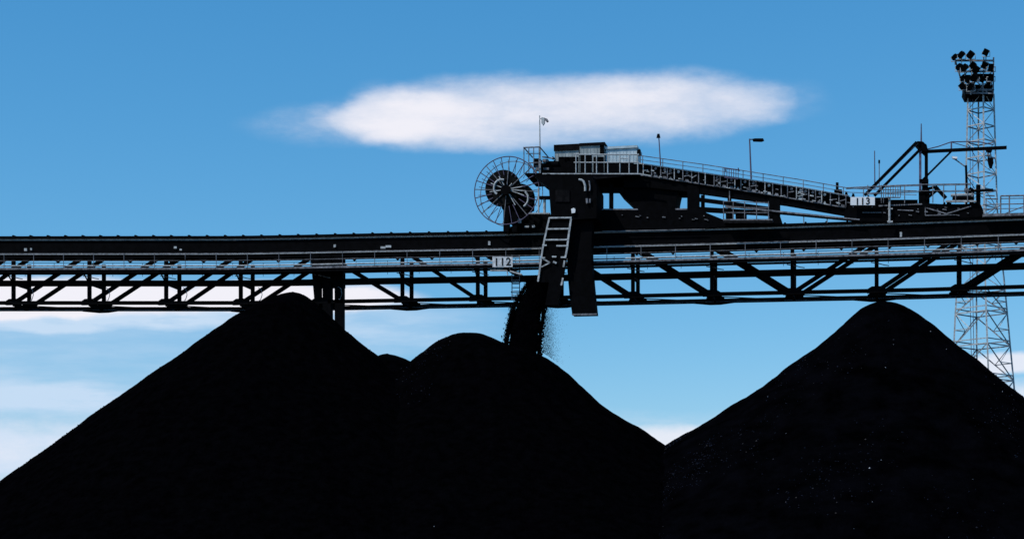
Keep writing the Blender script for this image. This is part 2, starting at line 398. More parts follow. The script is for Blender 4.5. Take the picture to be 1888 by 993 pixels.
# lower flange strips with bulges at splices (far truss, bottom edge)
sweep(MB(), .925, .932, YF - .3, YF - .26).build('cable_run', GALVD, BR)
gm = MB()
for X in NODES[2:-1:2]:
    gm = MB(); z = frac(X, .937); gm.add([(X - 1.6, YF - .2, z), (X + 1.6, YF - .2, z), (X + .35, YF - .2, z - .14), (X - .35, YF - .2, z - .14), (X - 1.6, YF, z), (X + 1.6, YF, z), (X + .35, YF, z - .14), (X - .35, YF, z - .14)],
                             [(0, 1, 2, 3), (7, 6, 5, 4), (0, 4, 5, 1), (1, 5, 6, 2), (2, 6, 7, 3), (3, 7, 4, 0)])
    gm.build('splice_plate', STEEL, BR)
# brackets under the girder
k = 0; x = NODES[0] + 1.0
while x < NODES[-1]:
    mb = MB(); z = frac(x, .298); w = .34
    mb.add([(x - w, YN - .1, z + .01), (x + w, YN - .1, z + .01), (x, YN - .1, z - .3), (x - w, YN + .1, z + .01), (x + w, YN + .1, z + .01), (x, YN + .1, z - .3)],
           [(0, 2, 1), (3, 4, 5), (0, 1, 4, 3), (1, 2, 5, 4), (2, 0, 3, 5)])
    mb.build('bracket', STEEL, BR); x += PAN * (.44 if k % 2 == 0 else .56); k += 1
# idlers: bumps along the top line
x = XL + .5; idl = None
while x < XR:
    z = ztop(x)
    if idl is None:
        WB0 = x; mb = MB(); mb.box(x - .06, x + .06, YN - .18, YN + .08, z - .02, z + .09); mb.tube((x, YN - .1, z + .07), (x, YF + .1, z + .07), .05, 8)
        mb.box(x - .06, x + .06, YF - .08, YF + .18, z - .02, z + .09)
        idl = mb.build('idler', STEEL, BR); x0i, z0i = x, z
    else:
        o = idl.copy(); COL.objects.link(o); o.parent = BR; o.location = (x - x0i, 0, z - z0i)
    x += 1.33
# near handrail: top rail, mid rail, posts; cable pipe and toe plate
RX = at(985, 480, YN - 1.2).x, at(1090, 480, YN - 1.2).x
def railing(y, name, m, r, tr=.265, mr=.36, gap=None, skip=None):
    mb = MB(); segs = [(XL, XR)] if gap is None else [(XL, gap[0]), (gap[1], XR)]
    for s0, s1 in segs:
        run(mb, tr, y, r, r, 'tube', s0, s1); run(mb, mr, y, r * .7, r, 'tube', s0, s1)
        x = s0 + .4
        while x < s1: mb.tube((x, y, frac(x, tr)), (x, y, frac(x, .475)), r * .9, 6); x += 2.27
    return mb.build(name, m, BR)
railing(YN - 1.15, 'handrail', GALVD, .026)
railing(YF - .35, 'handrail', GALVD, .02, tr=.29, mr=.33)
run(MB(), .425, YN - 1.05, .05, .05, 'tube').build('pipe', GALV, BR)
run(MB(), .452, YN - .95, .035, .05, 'tube').build('pipe', GALVD, BR)
sweep(MB(), .455, .470, YN - 1.19, YN - 1.17).build('toe_plate', GALVD, BR)
for X in NODES:
    mb = MB(); mb.bar((X, YN - 1.15, frac(X, .50)), (X, YN - .1, frac(X, .50)), .14, .14, Vector((1, 0, 0)))
    mb.bar((X, YN - 1.1, frac(X, .50)), (X, YN - .1, frac(X, .63)), .07, .07, Vector((1, 0, 0)))
    mb.build('walkway_bracket', STEEL, BR)
# hanging cables and hooked pipes beside the posts
for X in NODES[:8]:
    mb = MB().path([Vector((X + 1.35 + dx, YN - .2, frac(X, f))) for dx, f in ((0, .70), (.22, .73), (.28, .80), (.15, .87), (.05, .87))], .025); mb.build('cable', GALVD, BR)
for X in NODES:
    mb = MB().path([Vector((X + dx, YN - .2, frac(X, f))) for dx, f in ((-.35, .53), (.1, .545), (.5, .57), (.8, .58))], .03); mb.build('cable', GALVD, BR)
# small pale junction boxes on the girder
for px, py, w, h in ((47, 460, 5, 5), (57, 459, 3, 4), (323, 456, 5, 4), (333, 460, 4, 3), (617, 453, 4, 5), (706, 456, 9, 4), (716, 454, 10, 4), (902, 448, 4, 7), (1661, 432, 4, 9), (1155, 413, 5, 3)):
    MB().pbox(px - w / 2, py - h / 2, px + w / 2, py + h / 2, YN - .2, YN - .122).build('junction_box', GALV, BR)
# the leg: three columns a side into the pile
for y in (YN + .13, YF - .13):
    for x0, x1, x2, x3 in ((575, 591, 582, 590), (596, 612, 597, 612), (618, 634, 619, 634)):
        p = at(x0, 505, y); q = at(x1, 505, y); r = at(x2, 560, y); s_ = at(x3, 560, y)
        mb = MB(); zt = frac(p.x, .25); hw = .26
        mb.add([(p.x, y - hw, zt), (q.x, y - hw, zt), (q.x, y + hw, zt), (p.x, y + hw, zt), (r.x, y - hw, r.z), (s_.x, y - hw, r.z), (s_.x, y + hw, r.z), (r.x, y + hw, r.z),
                (r.x, y - hw, 0), (s_.x, y - hw, 0), (s_.x, y + hw, 0), (r.x, y + hw, 0)],
               [(0, 3, 2, 1), (8, 9, 10, 11)] + [(i, (i + 1) % 4, 4 + (i + 1) % 4, 4 + i) for i in range(4)] + [(4 + i, 4 + (i + 1) % 4, 8 + (i + 1) % 4, 8 + i) for i in range(4)])
        mb.build('leg', STEEL, BR)
MB().pbox(588, 470, 634, 530, YN + .12, YN + .5).build('leg_cap', STEEL, BR)
# access ladder with cage under the number board
mb = MB(); yl = YN - .35
for px in (944, 958): mb.tube(at(px, 470, yl), at(px, 552, yl), .035, 6)
for py in range(474, 552, 7): mb.tube(at(944, py, yl), at(958, py, yl), .028, 6)
for py in (500, 520, 538): mb.torus(at(951, py, yl), .32, .025, 20, 5, Vector((0, 0, 1)))
mb.build('access_ladder', GALVD, BR)
MB().path([at(904, 499, YN - 1.25), at(935, 499, YN - 1.25), at(936, 507, YN - 1.25)], .045).path([at(940, 500, YN - 1.25), at(962, 506, YN - 1.25)], .06).build('pipe', GALV, BR)

# ------------------------------------------------------------------ number boards
def board(label, text, x0, y0, x1, y1, Y, cells=0, size=1.0):
    b = at((x0 + x1) / 2, y1, Y); root = thing('number_board', b, label, 'sign', 'number boards')
    MB().pbox(x0, y0, x1, y1, Y, Y + .04).build('board', GRIMY if text == '112' else WHITE, root)
    p0, p1 = at(x0, y1, Y), at(x1, y0, Y)
    cu = bpy.data.curves.new('t', 'FONT'); cu.body = text; cu.size = (p1.z - p0.z) * size; cu.align_x = 'CENTER'; cu.align_y = 'CENTER'; cu.extrude = .008; cu.offset = .012; cu.space_character = 1.12
    to = bpy.data.objects.new('t', cu); me = bpy.data.meshes.new_from_object(to); bpy.data.objects.remove(to)
    me.materials.append(INK)
    o = bpy.data.objects.new('lettering', me); COL.objects.link(o); o.parent = root; o.rotation_euler = (R(90), 0, 0)
    o.location = (0, -.012, (p1.z - p0.z) / 2)
    mb = MB()
    for px in (x0 + 5, x1 - 5): mb.tube(at(px, y0 + 2, Y + .07), at(px, y1 + 4, Y + .07), .025, 6)
    mb.build('fixing_post', GALVD, root)
    return root
board('white number board 112 on the bridge walkway rail', '112', 908, 473, 945, 492, YN - 1.24, size=1.15)
board('white number board 113 on the tripper tail', '113', 1568, 363, 1613, 378, YN - .75, size=1.3)

# ------------------------------------------------------------------ tripper car
TR = thing('tripper_car', at(1180, 420, 1.2), 'long black tripper car with sloping belt boom riding on the bridge', 'tripper')
def P(name, m, fn, parent=TR):
    mb = MB(); fn(mb); return mb.build(name, m, parent)
A, B = -.35, 2.75
# carriage
P('carriage_beam', STEEL, lambda m: m.prism([(1045, 388), (1290, 387), (1332, 404), (1440, 404), (1440, 412), (1280, 421), (1045, 424)], A, A + .5))
P('carriage_beam', STEEL, lambda m: m.prism([(1045, 388), (1290, 387), (1332, 404), (1440, 404), (1440, 412), (1280, 421), (1045, 424)], B - .5, B))
P('carriage_beam', STEEL, lambda m: m.prism([(955, 396), (1015, 395), (1015, 424), (930, 426), (930, 421), (955, 416)], A, A + .5))
P('carriage_beam', STEEL, lambda m: m.prism([(955, 396), (1015, 395), (1015, 424), (930, 426), (930, 421), (955, 416)], B - .5, B))
P('carriage_rail_edge', GALVD, lambda m: m.prism([(1110, 425.5), (1300, 421.5), (1300, 423), (1110, 427)], A - .06, A - .01))
for px, py in ((975, 421), (1075, 420), (1170, 418), (1270, 416), (1420, 411)):
    for y in (A + .22, B - .52):
        P('wheel', STEEL, lambda m: m.tube(at(px, py, y), at(px, py, y) + Vector((0, .3, 0)), .26, 20))
P('cross_beam', STEEL, lambda m: [m.pbox(x, 400, x + 14, 416, A + .5, B - .5) for x in (965, 1060, 1180, 1275, 1425)])
# columns between carriage and boom
for x0, x1, y0 in ((1092, 1104, 330), (1123, 1129.5, 338), (1267, 1289, 340), (1418, 1438, 358)):
    for y in (A + .05, B - .45):
        P('column', STEEL, lambda m: m.pbox(x0, y0, x1, 392 if x0 < 1400 else 406, y, y + .4))
P('cross_beam', GALVD, lambda m: m.pbox(1102, 384.5, 1176, 387, A - .02, A + .2))
P('cross_beam', GALVD, lambda m: m.pbox(1245, 384, 1267, 386.5, A - .02, A + .2))
# belly plates between the columns
P('belly_plate', STEEL, lambda m: m.prism([(1085, 325), (1150, 325), (1150, 356), (1104, 356), (1104, 392), (1085, 392)], A + .1, A + .2))
P('belly_plate', STEEL, lambda m: m.prism([(1085, 325), (1150, 325), (1150, 356), (1104, 356), (1104, 392), (1085, 392)], B - .3, B - .2))
# hopper
P('hopper', STEEL, lambda m: m.prism([(1140, 330), (1269, 345), (1269, 352), (1250, 352), (1247, 366), (1244, 388), (1176, 388), (1141, 355)], A + .3, B - .5))
# boom: two stringers, belt, underside
BTOP = [(1100, 297), (1176, 299.5), (1478, 344.5), (1566, 360), (1640, 374), (1700, 380)]
BLOW = [(1050, 322), (1160, 321), (1281, 338.5), (1418, 360), (1559, 384), (1600, 394), (1700, 396)]
xs = list(range(1100, 1645, 20))
def boom_run(m, f0, f1, Y0, Y1, x0=1100, x1=1640):
    n = max(2, int((x1 - x0) / 20)); q = [x0 + (x1 - x0) * i / n for i in range(n + 1)]
    yy = lambda x, f: interp(BTOP, x) * (1 - f) + interp(BLOW, x) * f
    m.prism([(x, yy(x, f1)) for x in q] + [(x, yy(x, f0)) for x in reversed(q)], Y0, Y1)
for y in (A, B - .12):
    P('stringer', STEEL, lambda m: boom_run(m, .10, 1.0, y + .18, y + .26))
    P('stringer_flange', GALVD, lambda m: boom_run(m, .90, .98, y - .02, y + .18, 1176, 1560))
    P('stringer_cap', GALV if y == A else GALVD, lambda m: boom_run(m, 0, .08, y - .02, y + .26, 1176, 1566))
P('boom_girder', STEEL, lambda m: m.prism([(1100, 322), (1160, 322.5), (1281, 340), (1418, 361.5), (1559, 385.5), (1600, 395), (1600, 403), (1559, 397), (1450, 378), (1338, 363), (1267, 353), (1200, 346), (1100, 345)], A + .1, A + .5))
P('boom_girder', STEEL, lambda m: m.prism([(1100, 322), (1160, 322.5), (1281, 340), (1418, 361.5), (1559, 385.5), (1600, 395), (1600, 403), (1559, 397), (1450, 378), (1338, 363), (1267, 353), (1200, 346), (1100, 345)], B - .5, B - .1))
P('belt', RUBBER, lambda m: boom_run(m, .15, .25, A + .5, B - .5, 1040, 1690))
P('return_belt', RUBBER, lambda m: boom_run(m, .75, .85, A + .5, B - .5, 1100, 1690))
# idler frames seen as pale brackets on the boom side
rnd = random.Random(5); x = 1186; i = 0
yb = lambda x, f: interp(BTOP, x) * (1 - f) + interp(BLOW, x) * f
while x < 1562:
    def fr(m):
        w = 15 if i % 3 else 11; y = A - .06
        m.bar(at(x, yb(x, .04), y), at(x, yb(x, .9), y), .06, .055)
        if rnd.random() < .65:
            m.bar(at(x + 2, yb(x, .55), y), at(x + w * .8, yb(x, rnd.uniform(.3, .6)), y), .05, .06)
        if rnd.random() < .5:
            m.prism([(x + 3, yb(x, .95)), (x + w * .8, yb(x + w * .8, .95)), (x + w * .8 - 2, yb(x + w * .8, .74)), (x + 5, yb(x, .78))], y, y + .12)
        if rnd.random() < .5: m.tube(at(x + w * .5, yb(x, .3), y), at(x + w * .5, yb(x, .3), y + .25), .09, 10)
    P('idler_frame', GALV if i % 4 == 0 else GALVD, fr); x += rnd.uniform(11, 17); i += 1
rnd = random.Random(21)  # random pale bits added as broken highlights on boom, tail and carriage
for k in range(70):
    if k < 40: x = rnd.uniform(1190, 1556); y = yb(x, rnd.uniform(.35, .92))
    elif k < 58: x = rnd.uniform(1625, 1790); y = rnd.uniform(381, 396)
    else: x = rnd.uniform(1105, 1320); y = rnd.uniform(392, 402) + (x - 1100) * .02
    w = rnd.uniform(2, 8); h = rnd.uniform(.8, 2.4); Y = (A - .12) if k < 40 else A - .08
    P('highlight_bit', GALV if k < 30 else GALVD, lambda m: m.prism([(x, y + h), (x + w, y + h + w * .15), (x + w, y + w * .15), (x + rnd.uniform(0, 2), y)], Y, Y + .05))
# thin boom tie below and struts
P('tie_bar', GALVD, lambda m: m.bar(at(1337, 380, A), at(1585, 405, A), .12, .09))
P('tie_bar', STEEL, lambda m: m.bar(at(1289, 368, A + .1), at(1425, 386, A + .1), .16, .26))
P('tie_bar', STEEL, lambda m: m.bar(at(1289, 386, A + .1), at(1425, 394, A + .1), .16, .32))
P('tie_bar', STEEL, lambda m: m.bar(at(1432, 393, A), at(1590, 408, A), .16, .10))
P('strut', GALVD, lambda m: [m.bar(at(x, y0, A), at(x, y1, A), .06, .06) for x, y0, y1 in ((1482, 394, 412), (1525, 401, 411), (1345, 352, 372))])
P('strut', STEEL, lambda m: [m.bar(at(x, 360, A + .3), at(x, 392, A + .3), .2, .24) for x in (1296, 1345)])
# side platform on the carriage, x 1335-1430
def sp(m):
    y = A - .9
    for py in (371, 383, 392): m.tube(at(1334, py, y), at(1417, py + (3 if py < 380 else 0), y), .028, 6)
    for x in (1334, 1352, 1373, 1395, 1417): m.tube(at(x, 371, y), at(x, 404, y), .032, 6)
P('platform_rail', GALVD, sp)
P('side_platform', GALVD, lambda m: m.pbox(1333, 403.5, 1424, 406, A - .95, A + .0))
P('control_box', STEEL, lambda m: [m.pbox(1338, 386, 1352, 402, A - .5, A - .1), m.pbox(1356, 390, 1376, 402, A - .5, A - .1)])
# top platform
P('platform_floor', DECK, lambda m: m.prism([(968, 319), (1178, 317), (1178, 322), (1100, 330), (1010, 331), (985, 322), (968, 322)], A - .5, B + .3))
P('platform_edge', GALV, lambda m: m.prism([(1000, 319.2), (1178, 319.2), (1200, 323), (1200, 324.6), (1178, 321.2), (1000, 321.2)], A - .56, A - .5))
def toprail(m):
    y = A - .53
    for py, r in ((285, .045), (299.5, .04)): m.tube(at(1058, py, y), at(1178, py, y), r, 6)
    for x in (1062, 1079, 1100, 1120.6, 1143, 1160, 1176): m.tube(at(x, 285, y), at(x, 320, y), .04, 6)
    m.tube(at(1143, 292, y), at(1158, 292, y), .03, 6)
P('handrail', GALV, toprail)
def lrail(m):
    for y in (A - .45, B + .2):
        m.tube(at(965, 272, y), at(996, 271, y), .045, 6); m.tube(at(970, 283, y), at(996, 283, y), .03, 6)
        for x in (966, 975, 984, 994): m.tube(at(x, 272, y), at(x, 319, y), .036, 6)
        m.tube(at(975, 300, y), at(1000, 300, y), .035, 6)
        m.tube(at(976, 300, y), at(990, 318, y), .03, 6)
    for x in (966, 996): m.tube(at(x, 272, A - .45), at(x, 272, A - .45) + Vector((0, 3, 0)), .04, 6)
P('handrail', GALVD, lrail)
# boom handrails down the slope, both sides
def brail(y, r):
    def f(m):
        pts = [(1178, 286.5), (1300, 303.5), (1478, 331.5), (1566, 347), (1690, 352)]
        m.path([at(x, z, y) for x, z in pts], r)
        m.path([at(x, z + 7.5, y) for x, z in pts], r * .75)
        x = 1185
        while x < 1640: m.tube(at(x, interp(pts, x), y), at(x, interp(BTOP, x) + 2, y), r, 6); x += 37
    return f
P('handrail', RED, brail(B + .35, .028)); P('handrail', GALVD, brail(A - .3, .022))
# guard cages
def cage(x0, y0, x1, y1, sl):
    def f(m):
        for y in (A - .35, A + .5):
            for py in (y0, y1): m.tube(at(x0, py, y), at(x1, py + sl, y), .04, 6)
            n = 6
            for i in range(n + 1):
                x = x0 + (x1 - x0) * i / n; m.tube(at(x, y0 + sl * i / n, y), at(x, y1 + sl * i / n, y), .025, 6)
        for x in (x0, x1): m.tube(at(x, y0, A - .35), at(x, y0, A - .35) + Vector((0, .85, 0)), .035, 6)
    return f
P('guard_cage', RED, cage(1336, 310, 1361, 327, 3)); P('guard_cage', GALVD, cage(1633, 343, 1660, 364, 0))
# drive machinery on the left of the top platform
def drv(m):
    c = at(1035, 302, .2); m.tube(c, c + Vector((0, 1.9, 0)), .48, 28)
    m.tube(at(1008, 303, .1), at(1030, 303, .1), .22, 16); m.tube(at(985, 305, .3), at(1012, 305, .3), .16, 12)
    m.pbox(996, 308, 1060, 318, -.1, .8); m.pbox(1044, 297, 1062, 318, 0, 1.2); m.pbox(983, 292, 996, 300, .2, .9)
    for k in range(9): m.octa(at(random.uniform(1018, 1050), random.uniform(291, 300), random.uniform(-.1, .4)), .14)
P('drive_unit', STEEL, drv)
P('motor_guard', GALVD, lambda m: [m.pbox(1000, 293, 1010, 298, -.2, .2), m.pbox(987, 305, 995, 314, -.2, .1), m.tube(at(1000, 289, -.1), at(1020, 292, -.1), .05), m.pbox(1002, 309, 1012, 313, -.25, -.12)])
# head chute
P('head_chute', STEEL, lambda m: m.prism([(981, 321), (1090, 321), (1100, 345), (1100, 402), (1050, 405), (1016, 402), (1012, 347)], -2.6, .3))
P('head_chute_door', DECK, lambda m: m.pbox(1024, 350, 1050, 372, -2.66, -2.6))
P('chute_bracket', STEEL, lambda m: [m.pbox(994, 361, 1013, 366, -1.4, -1.0), m.pbox(1008, 320, 1014, 346, -2.4, -2.2)])
P('bent_pipe', GALV, lambda m: m.path([at(x, y, -2.75) for x, y in ((1067, 331), (1073, 332), (1077, 336), (1079, 343), (1079, 352))], .075, 8))
P('bent_pipe', GALVD, lambda m: [m.path([at(x, y, -2.7) for x, y in ((1086, 333), (1088, 345), (1087, 352))], .05, 8), m.path([at(x, y, -2.7) for x, y in ((1082, 366), (1083, 375))], .08, 8), m.path([at(x, y, -2.7) for x, y in ((1088, 366), (1088, 374))], .05, 8)])
P('platform_strut', GALV, lambda m: [m.pbox(999, 334, 1013, 337, -1.5, -1.3), m.tube(at(1002, 334, -1.4), at(1012, 345, -1.4), .07), m.tube(at(993, 347, -1.2), at(993, 392, -1.2), .06), m.tube(at(1004, 366, -1.2), at(1004, 392, -1.2), .09), m.pbox(975, 392, 1013, 394, -1.3, -.9)])
P('lamp_head', WHITE, lambda m: m.prism([(1053, 385), (1058, 383), (1061, 386), (1060, 392), (1054, 393)], -2.75, -2.62))
# main drop chute and skirted spoon
P('drop_chute', STEEL, lambda m: m.prism([(1046, 400), (1092, 400), (1090, 470), (1093, 520), (1099, 579), (1055, 580), (1050, 545), (1046, 500)], -2.2, -1.3))
P('drop_chute_rim', GALVD, lambda m: m.prism([(1054, 578), (1100, 577.5), (1100, 580), (1055, 581)], -2.26, -2.21))
P('spoon', STEEL, lambda m: m.prism([(1013, 401), (1053, 401), (1048, 440), (1043, 480), (1035, 530), (1028, 562), (1005, 562), (1012, 520), (992, 520), (996, 480), (1003, 440)], -2.55, -2.22))
def lad(m):
    y = -2.62
    Lp = [(1013, 401), (1006, 432), (1000, 462), (996, 490), (992, 519)]; Rp = [(1053, 402), (1049, 430), (1045, 462), (1042, 476)]
    for a, b in zip(Lp, Lp[1:]): m.bar(at(*a, y), at(*b, y), .09, .11)
    for a, b in zip(Rp, Rp[1:]): m.bar(at(*a, y), at(*b, y), .09, .12)
    for y0, x0, x1 in ((401.5, 1013, 1054), (422, 1009, 1050), (442, 1004, 1047)): m.bar(at(x0, y0, y - .02), at(x1, y0 - .5, y - .02), .08, .10)
    for y0, x0, x1 in ((453, 1026, 1048), (452, 1000, 1008), (475, 998, 1005), (474, 1034, 1044), (473, 1018, 1026)): m.bar(at(x0, y0, y - .02), at(x1, y0, y - .02), .08, .10)
    m.bar(at(1000, 476, y), at(1014, 484, y), .07, .09); m.bar(at(1014, 484, y), at(998, 492, y), .07, .08)
    m.bar(at(1020, 482, y), at(1026, 485, y), .07, .12)
P('chute_stiffeners', GALV, lad)
for a_, b_ in (((1041, 480), (1039, 492)), ((1038, 512), (1035, 526))): P('edge_strip', GALV, lambda m: m.bar(at(*a_, -2.62), at(*b_, -2.62), .09, .11))
# tail section
P('tail_frame', STEEL, lambda m: m.prism([(1560, 374), (1600, 379), (1700, 374), (1770, 378), (1806, 372), (1812, 385), (1815, 399), (1740, 404), (1640, 409), (1585, 407), (1556, 398)], A, A + .5))
P('tail_frame', STEEL, lambda m: m.prism([(1560, 374), (1600, 379), (1700, 374), (1770, 378), (1806, 372), (1812, 385), (1815, 399), (1740, 404), (1640, 409), (1585, 407), (1556, 398)], B - .5, B))
P('tail_floor', DECK, lambda m: m.pbox(1600, 376, 1800, 378, A + .5, B - .5))
P('tail_box', STEEL, lambda m: [m.pbox(1613, 364, 1640, 380, A + .1, 1.5), m.pbox(1642, 368, 1692, 380, A + .1, 1.2), m.pbox(1541, 336, 1546, 350, A + .2, A + .5), m.pbox(1538, 349, 1552, 358, A + .1, A + .6)])
P('tail_edge', GALVD, lambda m: [m.prism([(1620, 378), (1700, 375), (1700, 377), (1620, 380.5)], A - .06, A - .01), m.prism([(1590, 391), (1625, 391), (1625, 392.2), (1590, 392.2)], A - .06, A - .01),
                                m.prism([(1655, 386), (1684, 387), (1684, 389), (1655, 387.5)], A - .06, A - .01)])
P('tail_tie', GALVD, lambda m: [m.bar(at(1708, 383, A - .05), at(1745, 394, A - .05), .06, .07), m.bar(at(1745, 394, A - .05), at(1790, 380, A - .05), .06, .07), m.bar(at(1706, 382, A - .05), at(1706, 397, A - .05), .05, .05), m.bar(at(1706, 397, A - .05), at(1760, 396, A - .05), .05, .05)])
P('pipe_post', GALV, lambda m: [m.tube(at(1640, 364, A - .2), at(1640, 411, A - .2), .07), m.tube(at(1637, 385, A - .2), at(1646, 385, A - .2), .05), m.tube(at(1636, 409, A - .2), at(1646, 409, A - .2), .07)])
for y, dz in ((A - .2, 0), (B + .2, 2)):
    def trail(m):
        m.path([at(x, z + dz, y) for x, z in ((1560, 346), (1640, 342), (1700, 340), (1790, 338.5))], .03)
        m.path([at(x, z + dz, y) for x, z in ((1600, 356), (1700, 352), (1790, 351))], .024)
        for x in (1600, 1625, 1668, 1720, 1740, 1762, 1784): m.tube(at(x, 341 + dz, y), at(x, 374, y), .03, 6)
    P('handrail', GALVD, trail)

P('arm_frame', STEEL, lambda m: [m.bar(at(1700, 350, A), at(1724, 345, A), .2, .14), m.bar(at(1706, 368, A), at(1728, 350, A), .2, .16), m.bar(at(1724, 344, A), at(1744, 365, A), .25, .2), m.bar(at(1708, 357, A), at(1722, 352, A), .2, .12), m.tube(at(1727, 348, A - .1), at(1727, 348, A + .6), .16, 14)])
P('belt_cleaner', GALV, lambda m: [m.tube(at(1753, 360, A - .1), at(1795, 359, A - .1), .10, 8), m.pbox(1744, 369, 1800, 372, A - .2, A)])
P('winch_drum', STEEL, lambda m: [m.tube(at(1756, 366, A), at(1790, 365, A), .18, 14), m.pbox(1788, 352, 1796, 372, A - .1, A + .5), m.tube(at(1792, 352, A), at(1831, 350, A), .09, 8), m.octa(at(1791, 352, A), .28), m.pbox(1800, 340, 1808, 374, A + .2, A + .7)])
P('bracket_box', GALVD, lambda m: [m.pbox(1791, 354, 1794, 362, A - .2, A - .11), m.pbox(1778, 347, 1786, 353, A - .2, A)])
for y in (A - .3, B + .3):
    def walk(m):
        m.tube(at(1845, 361, y), at(1960, 359, y), .05); m.tube(at(1845, 366, y), at(1960, 364, y), .03); m.tube(at(1812, 377, y), at(1960, 374, y), .035)
        m.tube(at(1812, 385, y), at(1960, 383, y), .025)
        for x in (1845, 1861, 1888, 1925): m.tube(at(x, 361, y), at(x, 397, y), .045)
        m.tube(at(1815, 396, y), at(1845, 378, y), .03); m.tube(at(1845, 397, y), at(1888, 380, y), .03)
        m.tube(at(1817, 360, y), at(1834, 361, y), .04); m.tube(at(1817, 366, y), at(1840, 367, y), .04)
        m.tube(at(1818, 366, y), at(1818, 396, y), .03)
    P('rear_handrail', GALVD, walk)
P('rear_floor', GALVD, lambda m: m.prism([(1812, 394), (1960, 390), (1960, 394.5), (1812, 399)], A - .35, B + .3))
# hose loops and fittings that roughen the silhouette
r = random.Random(3)
for k in range(16):
    x = r.uniform(1475, 1790); y0 = interp([(1478, 345), (1566, 360), (1640, 374), (1800, 376)], x)
    Y = r.uniform(A - .05, A + .3); w = r.uniform(2, 7); h = r.uniform(2, 6)
    P('fitting', STEEL, lambda m: m.prism([(x, y0 + 2), (x + w, y0 + 2), (x + w * .8, y0 - h), (x + w * .3, y0 - h - 1)], Y, Y + .3))

# ------------------------------------------------------------------ cabins on the top platform
def cabin(label, x0, x1, yr0, yr1, yb, wall, roof, Y0, Y1, door=False, over=1.0, win=None):
    root = thing('equipment_cabin', at((x0 + x1) / 2, yb, (Y0 + Y1) / 2), label, 'cabin', 'cabins on the tripper')
    MB().pbox(x0, yr1, x1, yb, Y0, Y1).build('wall', wall, root)
    p0 = at(x0 - over, yr0, Y0 - .1); p1 = at(x1 + over, yr1, Y0 - .1)
    MB().box(p0.x, p1.x, Y0 - .1, Y1 + .1, p1.z + .002, p0.z).build('roof', roof, root)
    m = MB(); n = max(3, int((x1 - x0) / 6))
    for i in range(n + 1):
        x = x0 + (x1 - x0) * i / n; m.tube(at(x, yr1 + 1, Y0 - .01), at(x, yb, Y0 - .01), .012, 4)
    m.build('wall_ribs', wall, root)
    if win:
        for w in win: MB().pbox(*w, Y0 - .035, Y0 - .003).build('shutter', STEEL, root)
    return root
cabin('grey cabin with dark roof, nearest the drive unit on the tripper top', 1023, 1067, 267, 275.5, 317.5, PAINT, DECK, .1, 2.2, over=2, win=[(1030, 289, 1066, 317)])
cabin('tallest, darkest cabin in the middle of the tripper top', 1069, 1114, 264, 266.5, 317.5, PAINT, DECK, -.25, 2.2, win=[(1070, 284, 1091, 317), (1094, 289, 1113, 317), (1106, 267, 1113.8, 284)], over=1)
cabin('pale sheet-metal cabin at the boom end of the tripper top', 1117, 1174, 270.5, 272, 316, PALE, PALE, -.1, 2.0, win=[(1121, 302, 1133, 316), (1145, 300, 1168, 316)], over=1)
def bracket(nm, label, cat, f, m, base):
    root = thing(nm, base, label, cat); return root

# ------------------------------------------------------------------ lamps, camera, masts on the tripper
t = thing('camera_mast', at(996, 319, A - .2), 'slim pale mast with small cameras beside the left handrail', 'mast')
P('pole', GALV, lambda m: m.tube(at(996, 319, A - .2), at(995, 213, A - .2), .055, 8, .035), t)
P('camera', GALV, lambda m: m.prism([(998, 216), (1004, 217), (1004, 226), (1001, 231), (998, 227)], A - .3, A - .1), t)
P('camera', GALVD, lambda m: m.prism([(1003, 217), (1009, 219), (1011, 223), (1008, 225), (1004, 221)], A - .3, A - .1), t)
P('bracket', GALV, lambda m: m.tube(at(995, 219, A - .2), at(1006, 219, A - .2), .03), t)
t = thing('lamp_post', at(1218, 305, B + .3), 'thin lamp post with small round head above the boom, nearest cabins', 'lamp post', 'lamp posts on the tripper')
P('pole', RED, lambda m: m.tube(at(1218, 305, B + .3), at(1214.5, 250, B + .3), .045, 8, .035), t)
P('lamp_head', STEEL, lambda m: [m.tube(at(1214, 254, B + .3), at(1214, 247, B + .3), .14, 12, .08)], t)
t = thing('lamp_post', at(1385, 328, B + .3), 'tall lamp post with a flat horizontal lantern halfway down the boom', 'lamp post', 'lamp posts on the tripper')
P('pole', RED, lambda m: m.tube(at(1385, 330, B + .3), at(1382, 256, B + .3), .06, 8, .045), t)
P('lamp_arm', RED, lambda m: m.tube(at(1382, 257, B + .3), at(1390, 257, B + .3), .04, 8), t)
P('lantern', STEEL, lambda m: m.prism([(1387, 256), (1392, 255), (1407, 255), (1408.5, 258), (1404, 260), (1388, 259.5)], B + .15, B + .45), t)
t = thing('lamp_post', at(1783, 357, A + .4), 'short lamp post with white lantern leaning left beside the light tower', 'lamp post', 'lamp posts on the tripper')
P('pole', STEEL, lambda m: m.tube(at(1783, 357, A + .4), at(1781, 305, A + .4), .075, 8), t)
P('lamp_arm', GALVD, lambda m: m.tube(at(1781, 308, A + .4), at(1760, 293, A + .4), .04, 8), t)
P('lantern', WHITE, lambda m: m.prism([(1755, 288), (1765, 289), (1765, 292.5), (1757, 292)], A + .25, A + .55), t)
t = thing('whip_aerial', at(1613, 346, B), 'taller thin aerial rod rising left of the mast struts', 'aerial', 'aerials on the tripper tail')
P('rod', RED, lambda m: m.tube(at(1613, 350, B), at(1612.5, 278, B), .04, 6, .03), t)
t = thing('whip_aerial', at(1621, 340, B), 'shorter thin aerial with dark tip behind the mast struts', 'aerial', 'aerials on the tripper tail')
P('rod', GALVD, lambda m: m.tube(at(1621, 350, B), at(1621, 296, B), .03, 6), t)
P('tip', STEEL, lambda m: m.tube(at(1621, 301, B), at(1621, 295, B), .06, 8), t)
t = thing('box_lamp', at(1176, 288, -.2), 'small black box lamp on the end of the pale cabin', 'lamp')
